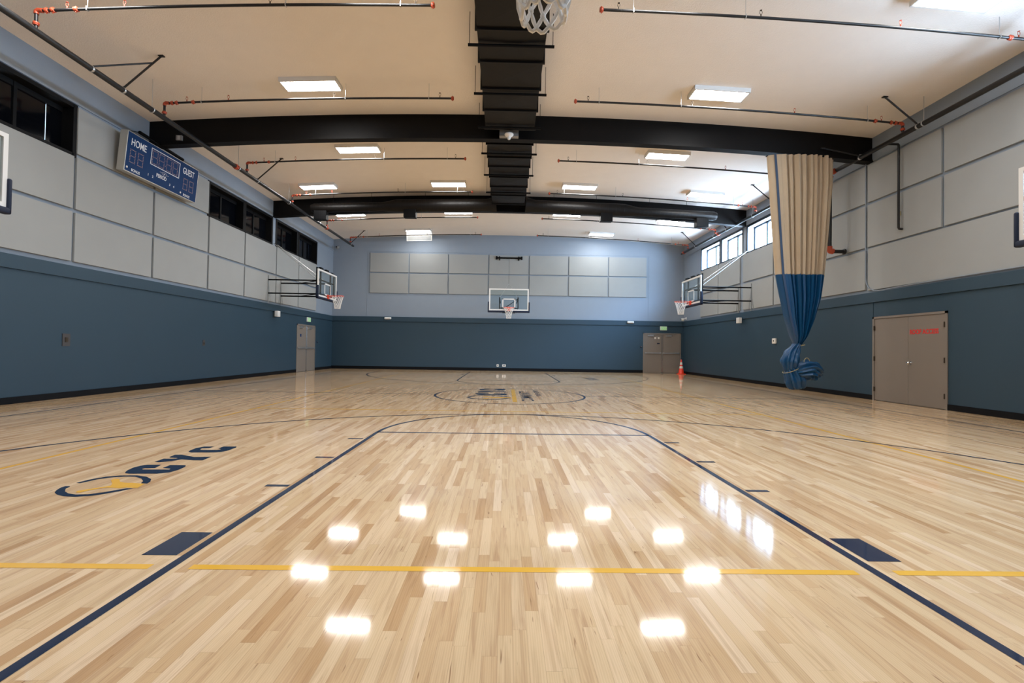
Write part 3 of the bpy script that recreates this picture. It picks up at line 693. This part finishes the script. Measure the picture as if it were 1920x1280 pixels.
def hoop(loc, rz, Larm, label, armx=.475, detail=False, kind='side'):
    # local frame: board front at y=0 facing -y, bottom edge of white frame z=0 ; wall at +y = Larm
    t = thing('basketball_hoop', loc, label, 'basketball hoop', 'wall-mounted basketball hoops', rz)
    Wb, Hb, f = .905, 1.0, .06
    MB().box((-Wb+.01, .012, .01), (Wb-.01, .024, Hb-.01)).build('glass_board', M_glass, t)
    fr = MB()
    for a, b in (((-Wb, 0, 0), (Wb, .04, f)), ((-Wb, 0, Hb-f), (Wb, .04, Hb)), ((-Wb, 0, f), (-Wb+f, .04, Hb-f)), ((Wb-f, 0, f), (Wb, .04, Hb-f))): fr.box(a, b)
    fr.build('board_frame', M_white, t)
    sq = MB(); a_, z0, z1, w = .30, .10, .55, .05
    for a, b in (((-a_, .006, z0), (a_, .012, z0+w)), ((-a_, .006, z1-w), (a_, .012, z1)), ((-a_, .006, z0), (-a_+w, .012, z1)), ((a_-w, .006, z0), (a_, .012, z1))): sq.box(a, b)
    sq.build('target_square', M_white, t)
    pd = MB().box((-Wb-.05, -.03, -.09), (Wb+.05, .07, .0), bev=.025).box((-Wb-.05, -.03, -.09), (-Wb+.005, .07, .40), bev=.025).box((Wb-.005, -.03, -.09), (Wb+.05, .07, .40), bev=.025)
    pd.build('edge_padding', M_pad, t, smooth=True)
    zr = .10
    rm = MB().tube([(.228*math.cos(a), -.375+.228*math.sin(a), zr) for a in [2*pi*k/32 for k in range(32)]], .010, 10, closed=True)
    rm.box((-.08, -.155, zr-.012), (.08, 0, zr+.008)).box((-.07, -.03, zr-.13), (.07, 0, zr+.04)).tube([(-.06, -.02, zr-.11), (-.10, -.20, zr-.01)], .008).tube([(.06, -.02, zr-.11), (.10, -.20, zr-.01)], .008)
    rim = rm.build('rim', M_rim, t, smooth=True)
    nm = net_mesh(11, 5, H=.385, r1=.098, cord=.0085, irr=.011) if detail else net_mesh(12, 6, cord=.0055, irr=.002)
    no = nm.build('net', M_cord, rim, smooth=True); no.location = (0, -.375, zr-.01)
    # back structure
    bk = MB()
    if kind == 'side':
        for s_ in (-1, 1): bk.box((s_*.83-.02, .07, -.02), (s_*.83+.02, .11, 1.06)).box((s_*armx-.022, .07, .0), (s_*armx+.022, .12, .95))
        bk.box((-.85, .07, .62), (.85, .105, .66)).box((-.85, .07, .10), (.85, .105, .14)).box((-.85, .07, 1.02), (.85, .105, 1.05))
        bk.box((-.62, .03, 1.02), (-.38, .12, 1.09)).box((-.1, .03, 1.02), (.16, .12, 1.09)).box((.45, .03, 1.01), (.62, .1, 1.06))
    else:
        for s_ in (-1, 1): bk.box((s_*armx-.02, .07, .12), (s_*armx+.02, .12, .62))
        bk.box((-.30, .1, -.11), (.30, .13, -.09)).box((-.38, .07, .1), (.38, .1, .14))
    bk.build('support_frame', M_black, t)
    if kind == 'side':
        for s_ in (-1, 1):
            for z in (.12, .62):
                MB().tube([(s_*armx, .11, z), (s_*armx, Larm-.06, z)], .026, 10).build('arm', M_black, t, smooth=True)
        for z in (.12, .62):
            MB().tube([(-armx, .15, z), (armx, 1.3, z-.0)], .016, 8).build('diagonal_arm', M_black, t, smooth=True)
        for s_ in (-1, 1):
            MB().tube([(s_*armx, .25, .68), (s_*armx*.3, Larm-.05, 2.05)], .012, 8).build('stay_rod', M_zinc, t)
            MB().box((s_*armx-.012, Larm-.075, -.25), (s_*armx+.012, Larm-.055, .78)).tube([(s_*armx, Larm-.062, .60), (s_*armx-.16, Larm-.062, -.2)], .005, 6).tube([(s_*armx, Larm-.062, .60), (s_*armx+.16, Larm-.062, -.2)], .005, 6).build('wall_mount', M_mount, t)
    else:
        for s_ in (-1, 1):
            for z in (.12, .60):
                MB().tube([(s_*armx, .11, z), (s_*armx, Larm-.06, z)], .022, 10).build('arm', M_black, t, smooth=True)
        MB().tube([(-armx, 1.9, .12), (armx, .6, .6)], .014, 8).build('diagonal_arm', M_black, t, smooth=True)
        MB().tube([(-.66, Larm-.10, 2.92), (.66, Larm-.10, 2.92)], .04, 12).box((-.68, Larm-.12, 2.84), (-.6, Larm-.052, 3.0)).box((.6, Larm-.12, 2.84), (.68, Larm-.052, 3.0)).box((-.52, Larm-.10, 2.80), (-.46, Larm-.052, 3.0)).box((.46, Larm-.10, 2.80), (.52, Larm-.052, 3.0)).build('winch_bar', M_black, t, smooth=True)
        MB().tube([(0, Larm-.12, 2.90), (0, Larm-.6, 1.52)], .008, 6).build('hoist_cable', M_pipe, t)
        for s_ in (-1, 1):
            MB().tube([(0, Larm-.6, 1.52), (s_*armx, .4, .64)], .010, 6).build('stay_rod', M_zinc, t)
    return t
hoop((-.0, 20.53, 2.87), 0, YF-20.53, 'basketball hoop at the middle of the far wall', .42, kind='front')
hoop((-6.93, 17.25, 2.94), pi/2, 2.07, 'basketball hoop on the left wall beside the far door')
hoop((6.93, 17.10, 2.93), -pi/2, XR-6.93, 'basketball hoop on the right wall left of the curtain')
hoop((-6.93, 5.05, 2.94), pi/2, 2.07, 'glass backboard cut off by the left edge, with navy padding')
hoop((6.90, 4.93, 2.72), -pi/2, XR-6.90, 'glass backboard cut off by the right edge, with navy padding')
hoop((0.01, 1.215, 2.86), pi, 1.215-YB, 'nearest hoop, only its white net hanging at the top edge', .42, detail=True, kind='front')

# ------------------------------------------------------------------ scoreboard
t = thing('scoreboard', (-8.70, 9.955, 4.985), 'blue electronic scoreboard with white HOME and GUEST lettering on left wall', 'scoreboard')
tilt = math.atan(.08/.9)
t.rotation_euler = Matrix(((0, -math.sin(tilt)*-1, math.cos(tilt)), (1, 0, 0), (0, math.cos(tilt), math.sin(tilt)*-1))).to_euler()
# local: x along the wall, y up the face, z out of the face
Ws, Hs = 2.37, .905
MB().box((0, 0, -.17), (Ws, Hs, 0), bev=.004).build('case', M_alu, t)
MB().box((.018, .018, 0), (Ws-.018, Hs-.018, .003)).build('face', M_sb, t)
ln = MB()
for a, b in (((.70, .42), (1.66, .436)), ((.70, .80), (1.66, .816)), ((.70, .42), (.716, .816)), ((1.644, .42), (1.66, .816))): ln.box((*a, .003), (*b, .005))
ln.build('clock_border', M_letter, t)
TT = lambda x, y: Matrix.Translation((x, y, .004))
for nm_, b_, sz, x, y, sx in (('lettering', 'HOME', .225, .11, .62, .70), ('lettering', 'GUEST', .225, 1.77, .62, .64), ('lettering', 'PERIOD', .125, .92, .20, .78),
                              ('lettering', 'BONUS', .088, .19, .05, .84), ('lettering', 'BONUS', .088, 1.87, .05, .84), ('lettering', '1', .075, .66, .13, 1), ('lettering', '2', .075, .80, .13, 1),
                              ('lettering', '3', .075, 1.36, .13, 1), ('lettering', '4', .075, 1.50, .13, 1)):
    text(nm_, b_, sz, TT(x, y), M_letter, t, sx=sx, bold=.0015, depth=.001)
def digit(x, y, w, h):
    mb = MB(); seg = []
    for i in range(5): seg += [(x+w*i/4, y+h), (x+w*i/4, y+h/2), (x+w*i/4, y)]
    for i in range(1, 4): seg += [(x, y+h*i/8), (x, y+h*(4+i)/8), (x+w, y+h*i/8), (x+w, y+h*(4+i)/8)]
    for a, b in seg: mb.lathe([(.011, .003), (.011, .0055)], (a, b, 0), 6)
    mb.build('digit', M_dot, t)
for x in (.12, .345): digit(x, .24, .14, .28)
for x in (1.84, 2.065): digit(x, .22, .14, .28)
for x in (.75, .965, 1.21, 1.425): digit(x, .465, .155, .30)
mb = MB()
for a, b in ((1.168, .55), (1.168, .68)): mb.lathe([(.010, .003), (.010, .0055)], (a, b, 0), 6)
mb.build('colon', M_dot, t)
em = MB().box((1.145, .335, .003), (1.165, .357, .005)).box((1.175, .335, .003), (1.195, .357, .005)).tube([(1.17+.075*math.cos(a), .345+.04*math.sin(a), .004) for a in [2*pi*k/20 for k in range(20)]], .003, 4, closed=True).box((1.02, .352, .003), (1.09, .356, .005)).box((1.25, .338, .003), (1.32, .342, .005))
em.build('emblem', M_letter, t)
for x in (.07, 1.77): MB().lathe([(.024, .003), (.024, .006)], (x, .10, 0), 10).build('bonus_lamp', M_coneband, t)
# black mounting arm over the scoreboard
for x in (.3, 2.0): MB().box((x, .2, -.27), (x+.08, .7, -.165)).build('bracket', M_black, t)
t = thing('scoreboard_hanger', (-8.75, 11.15, 6.06), 'thin black bar hanging above the blue scoreboard', 'mounting bar')
MB().tube([(0, -.72, -.01), (0, .72, -.06)], .04, 10).build('bar', M_black, t, smooth=True)
MB().tube([(0, -.66, 0), (-.24, -.66, .05)], .008, 6).tube([(0, .66, -.06), (-.24, .66, .0)], .008, 6).build('stay', M_black, t)

# ------------------------------------------------------------------ divider curtain
YC = 11.11
t = thing('divider_curtain', (7.2, YC, .3), 'gathered tan and blue divider curtain tied up below the near beam', 'curtain')
prof = [(6.33, 6.40, 8.12), (5.40, 6.475, 8.10), (4.40, 6.55, 8.02), (3.74, 6.60, 7.965), (3.10, 6.655, 7.90), (2.51, 6.78, 7.815), (1.97, 6.905, 7.64), (1.565, 7.045, 7.45), (1.33, 7.14, 7.30)]
def pr(z):
    for (z1, a1, b1), (z0, a0, b0) in zip(prof, prof[1:]):
        if z <= z1 and z >= z0:
            f = (z-z0)/(z1-z0); return a0+(a1-a0)*f, b0+(b1-b0)*f
    return prof[-1][1:] if z < 1.4 else prof[0][1:]
def ring(z, N=360):
    a, b = pr(z); c, hw = (a+b)/2, (b-a)/2; hd = min(.17, hw*.9); out = []
    amp = .05 if z > 6.0 else .085
    amp = min(amp, hw*.30)
    for k in range(N):
        th = 2*pi*k/N; ct, st = math.cos(th), math.sin(th)
        u = (ct+1)/2
        flatp = max(0., min(1., (u-.16)/.10)) if st < 0 else 1.
        ph = 11*u*2*pi + 1.3*math.sin(u*7+z*.15) + .5*math.sin(u*19)
        sv_ = math.sin(ph); d = amp*flatp*(-1.0*(1-abs(math.sin(ph/2)))**1.0*1.3 + .35*math.sin(.41*ph+1.7) + .12*math.sin(3.1*ph+.5*z))
        x = c + hw*ct*(1+.0*d); y = YC + (hd*(abs(st)**.8) + d*(abs(st)**.5))*(1 if st > 0 else -1)
        out.append((x-7.2, y-YC, z-.3))
    return out
zs = [6.105 - i*(6.105-3.10)/26 for i in range(27)]
MB().loft([ring(z) for z in zs]).build('upper_curtain', M_tan, t, smooth=True)
zs = [3.115-i*(3.115-1.33)/22 for i in range(23)]
MB().loft([ring(z) for z in zs]).build('lower_curtain', M_blue, t, smooth=True)
st = []
mbS = MB(); sl, sr = [], []
for i in range(24):
    z = 6.10-i*(6.10-1.55)/23; a, b = pr(z); u = .085+.02*i/23; x = a+(b-a)*u
    ct = 2*u-1; sn = math.sqrt(1-ct*ct); hd = min(.17, (b-a)/2*.9); y = -hd*sn**.8-.012
    st.append((x-7.2, y, z-.3))
for i in range(len(st)-1):
    pass
mbS.loft([[(x-.028, y+.004, z), (x+.028, y+.004, z), (x+.028, y-.004, z), (x-.028, y-.004, z)] for x, y, z in st])
mbS.build('edge_strap', M_strap, t)
def blob(path, radii, name, pleats=13, amp=.13, seed=0, flare=False):
    rnd = random.Random(seed); N = 104; rings = []
    P = [Vector(p) for p in path]; prev = None; n = len(P)
    # resample
    Q, R = [], []
    for i in range(n-1):
        for j in range(5): f = j/5; Q.append(P[i].lerp(P[i+1], f)); R.append(radii[i]*(1-f)+radii[i+1]*f)
    Q.append(P[-1]); R.append(radii[-1])
    for i, p in enumerate(Q):
        tt = (Q[min(i+1, len(Q)-1)]-Q[max(i-1, 0)]).normalized()
        if prev is None: x = tt.cross(Vector((0, 1, .1))).normalized()
        else: x = (prev-tt*prev.dot(tt)).normalized()
        prev = x; y = tt.cross(x); rg = []
        for k in range(N):
            a = 2*pi*k/N; d = 1+amp*math.sin(pleats*a+.5*math.sin(i*.5+seed))+amp*.7*math.sin((pleats*.5+1.5)//1*a+i*.25+seed)+.04*math.sin(3*a+i)
            rg.append(p+(x*math.cos(a)+y*math.sin(a))*R[i]*d)
        rings.append(rg)
    MB().loft(rings).build(name, M_blue, t, smooth=True)
o7 = Vector((7.2, YC, .3))
def rel(*a): return [Vector(p)-Vector((7.2, 0, .3)) for p in a]
blob(rel((7.22, 0, 1.36), (7.16, -.02, 1.26), (7.05, -.04, 1.10), (6.99, -.05, .92), (7.02, -.04, .76), (7.08, -.03, .68)), [.085, .10, .16, .185, .15, .12], 'curtain_bundle', 11, .12, 1)
blob(rel((7.02, -.04, .76), (7.05, -.06, .64), (7.12, -.06, .46), (7.18, -.04, .30), (7.19, -.04, .24)), [.11, .17, .22, .19, .13], 'curtain_tail', 9, .13, 5)
blob(rel((7.13, -.12, .66), (7.24, -.16, .70), (7.38, -.18, .72), (7.50, -.17, .68), (7.60, -.16, .62), (7.58, -.15, .62)), [.13, .19, .215, .21, .17, .05], 'curtain_end', 14, .12, 9)
rp_ = MB().tube([(.10+.09*math.cos(a), -.12*math.sin(a)*0-.0+.10*math.sin(a), 1.03+.02*math.cos(a)) for a in [2*pi*k/20 for k in range(20)]], .011, 6, closed=True)
rp_.tube([(-.16+.19*math.cos(a), -.05+.19*math.sin(a), .42+.09*math.cos(a)) for a in [2*pi*k/24 for k in range(24)]], .009, 6, closed=True)
rp_.tube([(.13+.07*math.cos(a), -.20, .62+.10*math.sin(a)) for a in [2*pi*k/20 for k in range(20)]], .009, 6, closed=True)
rp_.build('tie_rope', M_rope, t, smooth=True)
c = MB()
for i in range(14): x = 6.45+1.6*i/13-7.2; c.box((x-.012, -.012, 5.79), (x+.012, .012, 5.82))
c.box((-.80, -.03, 5.795), (.92, .03, 5.812)); c.build('track', M_black, t)

# ------------------------------------------------------------------ small wall items
def item(name, loc, label, cat, rz, parts, group=None):
    t = thing(name, loc, label, cat, group, rz)
    for nm, mb, m, sm in parts: mb.build(nm, m, t, smooth=sm)
    return t
# local frames: back at y=0 facing -y; left wall rz=pi/2, right wall rz=-pi/2
WL, WR_, WF = XL+T1, XR-T1, YF-T1
def exit_sign(loc, rz, label):
    t = thing('exit_sign', loc, label, 'exit sign', 'green exit signs', rz)
    MB().box((-.175, -.05, -.10), (.175, 0, .10), bev=.008).build('housing', M_white, t)
    MB().box((-.155, -.053, -.082), (.155, -.049, .082)).build('face', M_green, t)
    text('lettering', 'EXIT', .15, Matrix.Translation((0, -.054, -.052)) @ Matrix.Rotation(pi/2, 4, 'X'), M_white, t, bold=.003, align='CENTER', depth=.001)
exit_sign((WL, 20.35, 2.30), pi/2, 'small green exit sign above the left wall door')
exit_sign((8.0, WF, 2.31), 0, 'green exit sign above the far wall double doors')
def emergency(loc, rz, label):
    t = thing('emergency_light', loc, label, 'emergency light', 'white emergency light units', rz)
    MB().box((-.17, -.08, -.055), (.17, 0, .055), bev=.03).build('housing', M_white, t, smooth=True)
    for s_ in (-1, 1): MB().lathe([(.03, 0), (.04, -.02), (.036, -.035), (.01, -.038)], (s_*.10, -.078, .0), 14, 'y').build('lamp_head', M_white, t, smooth=True)
emergency((-6.14, YF-T2, 2.60), 0, 'oval white emergency light on the far wall, left of the middle hoop')
emergency((6.29, YF-T2, 2.60), 0, 'white emergency light on the far wall near the exit sign')
def speaker(loc, rz, label):
    t = thing('wall_speaker', loc, label, 'speaker', 'small white wall speakers', rz)
    MB().box((-.10, -.20, -.16), (.10, -.07, .06), bev=.015).build('body', M_white, t, smooth=True)
    MB().tube([(0, 0, .04), (0, -.10, .05)], .02, 8).build('bracket', M_black, t)
speaker((WL, 17.3, 2.38), pi/2, 'small white speaker on the left wall below the hoop arms')
speaker((WR_, 17.3, 2.42), -pi/2, 'small white speaker on the right wall left of the curtain')
item('wall_plate', (WL, 9.03, 1.17), 'grey rectangular plate on the left wall, the nearer one', 'wall plate', pi/2, [('plate', MB().box((-.08, -.012, -.125), (.08, 0, .125)), M_plate, False), ('latch', MB().box((-.03, -.02, -.04), (.03, -.01, .05)), M_hinge, False)], 'wall plates on the left wall')
item('wall_plate', (WL, 13.26, 1.17), 'small grey plate on the left wall, the farther one', 'wall plate', pi/2, [('plate', MB().box((-.05, -.010, -.09), (.05, 0, .08)), M_plate, False), ('latch', MB().box((-.02, -.018, -.05), (.02, -.01, .01)), M_hinge, False)], 'wall plates on the left wall')
item('switch_plate', (WR_, 15.14, 1.54), 'white thermostat box on the right wall beside the curtain', 'thermostat', -pi/2, [('housing', MB().box((-.10, -.05, -.09), (.10, 0, .09), bev=.01), M_coneband, False), ('dial', MB().lathe([(.022, 0), (.02, -.012)], (0, -.05, 0), 12, 'y'), M_black, False)])
for x, w_, lb in ((-.505, .055, 'small square outlet low on the far wall'), (-.18, .09, 'wide double outlet low on the far wall')):
    item('wall_outlet', (x, WF, .275), lb, 'outlet', 0, [('plate', MB().box((-w_, -.008, -.06), (w_, 0, .06)), M_coneband, False), ('socket', MB().box((-w_*.5, -.010, -.03), (w_*.5, -.007, .03)), M_grey, False)], 'wall outlets low on the far wall')
item('card_reader', (6.86, WF, 1.34), 'small dark card reader beside the far doors', 'card reader', 0, [('housing', MB().box((-.05, -.03, -.035), (.05, 0, .035), bev=.006), M_pad, False), ('screen', MB().box((-.03, -.032, 0), (.03, -.029, .02)), M_grey, False)])
item('card_reader', (WL, 21.37, 1.31), 'small dark card reader beside the left wall door', 'card reader', pi/2, [('housing', MB().box((-.035, -.03, -.05), (.035, 0, .05), bev=.006), M_pad, False), ('screen', MB().box((-.02, -.032, .01), (.02, -.029, .03)), M_grey, False)])
def camera_(loc, rz, label, m):
    t = thing('security_camera', loc, label, 'security camera', 'security cameras', rz)
    MB().box((-.05, -.03, -.06), (.05, 0, .06)).tube([(0, -.02, 0), (0, -.16, -.02)], .022, 10).build('bracket', m, t)
    MB().lathe([(.05, .02), (.085, .0), (.09, -.03), (.07, -.09), (.03, -.12), (.004, -.125)], (0, -.18, -.02), 16).build('housing', m, t, smooth=True)
    MB().lathe([(.03, 0), (.028, -.02), (.004, -.03)], (0, -.255, -.06), 12, 'y').build('lens', M_glassdark, t, smooth=True)
camera_((-8.75, YF, 6.22), 0, 'dark security camera high in the far left corner', M_grey)
camera_((XR, 22.9, 2.82), -pi/2, 'white security camera low in the far right corner', M_white)
item('wall_grille', (-7.48, YF, 3.08), 'faint painted square grille on the far wall left of the panels', 'grille', 0, [('plate', MB().box((-.17, -.010, -.17), (.17, 0, .17)), M_upper, False)])
# beam hardware: junction box, thin conduit down the right wall
item('junction_box', (-8.25, 11.05, 6.20), 'small grey junction box on the left end of the near beam', 'junction box', 0, [('housing', MB().box((-.07, -.05, -.06), (.07, 0, .06)), M_grey, False), ('cover', MB().box((-.03, -.055, -.05), (.03, -.049, .05)), M_zinc, False)])
cp = [(0, 0, 3.5), (0, 0, .36), (0, -.03, .22), (0, -.12, .09), (0, -.26, .02), (0, -.40, .0), (0, -1.2, .02), (0, -2.4, .03), (0, -4.0, .03)]
o = MB().tube(cp, .011, 8).build('electrical_conduit', M_upper, smooth=True); o.location = (XR-.062, 11.18, 2.70)
tag(o, 'thin grey conduit running down the right wall and along the blue band', 'conduit')
item('bell_push', (XR-.05, 10.17, 4.42), 'tiny tan fitting on the right wall beside the thin hanging pipe', 'wall fitting', -pi/2, [('plate', MB().box((-.03, -.02, -.05), (.03, 0, .05), bev=.006), M_rope, False)])
# traffic cone
t = thing('traffic_cone', (8.72, 22.62, 0), 'orange traffic cone with white bands beside the far doors', 'traffic cone')
R_ = lambda z: .135-.112*(z-.03)/.70
MB().box((-.17, -.17, 0), (.17, .17, .03), bev=.01).lathe([(R_(.03)+.012, .03), (R_(.06), .06), (R_(.73), .73), (.018, .735)], (0, 0, 0), 24).build('cone_body', M_cone, t, smooth=True)
for a, b in ((.29, .40), (.47, .60)): MB().lathe([(R_(a)+.003, a), (R_(b)+.003, b)], (0, 0, 0), 24).build('reflective_band', M_coneband, t, smooth=True)
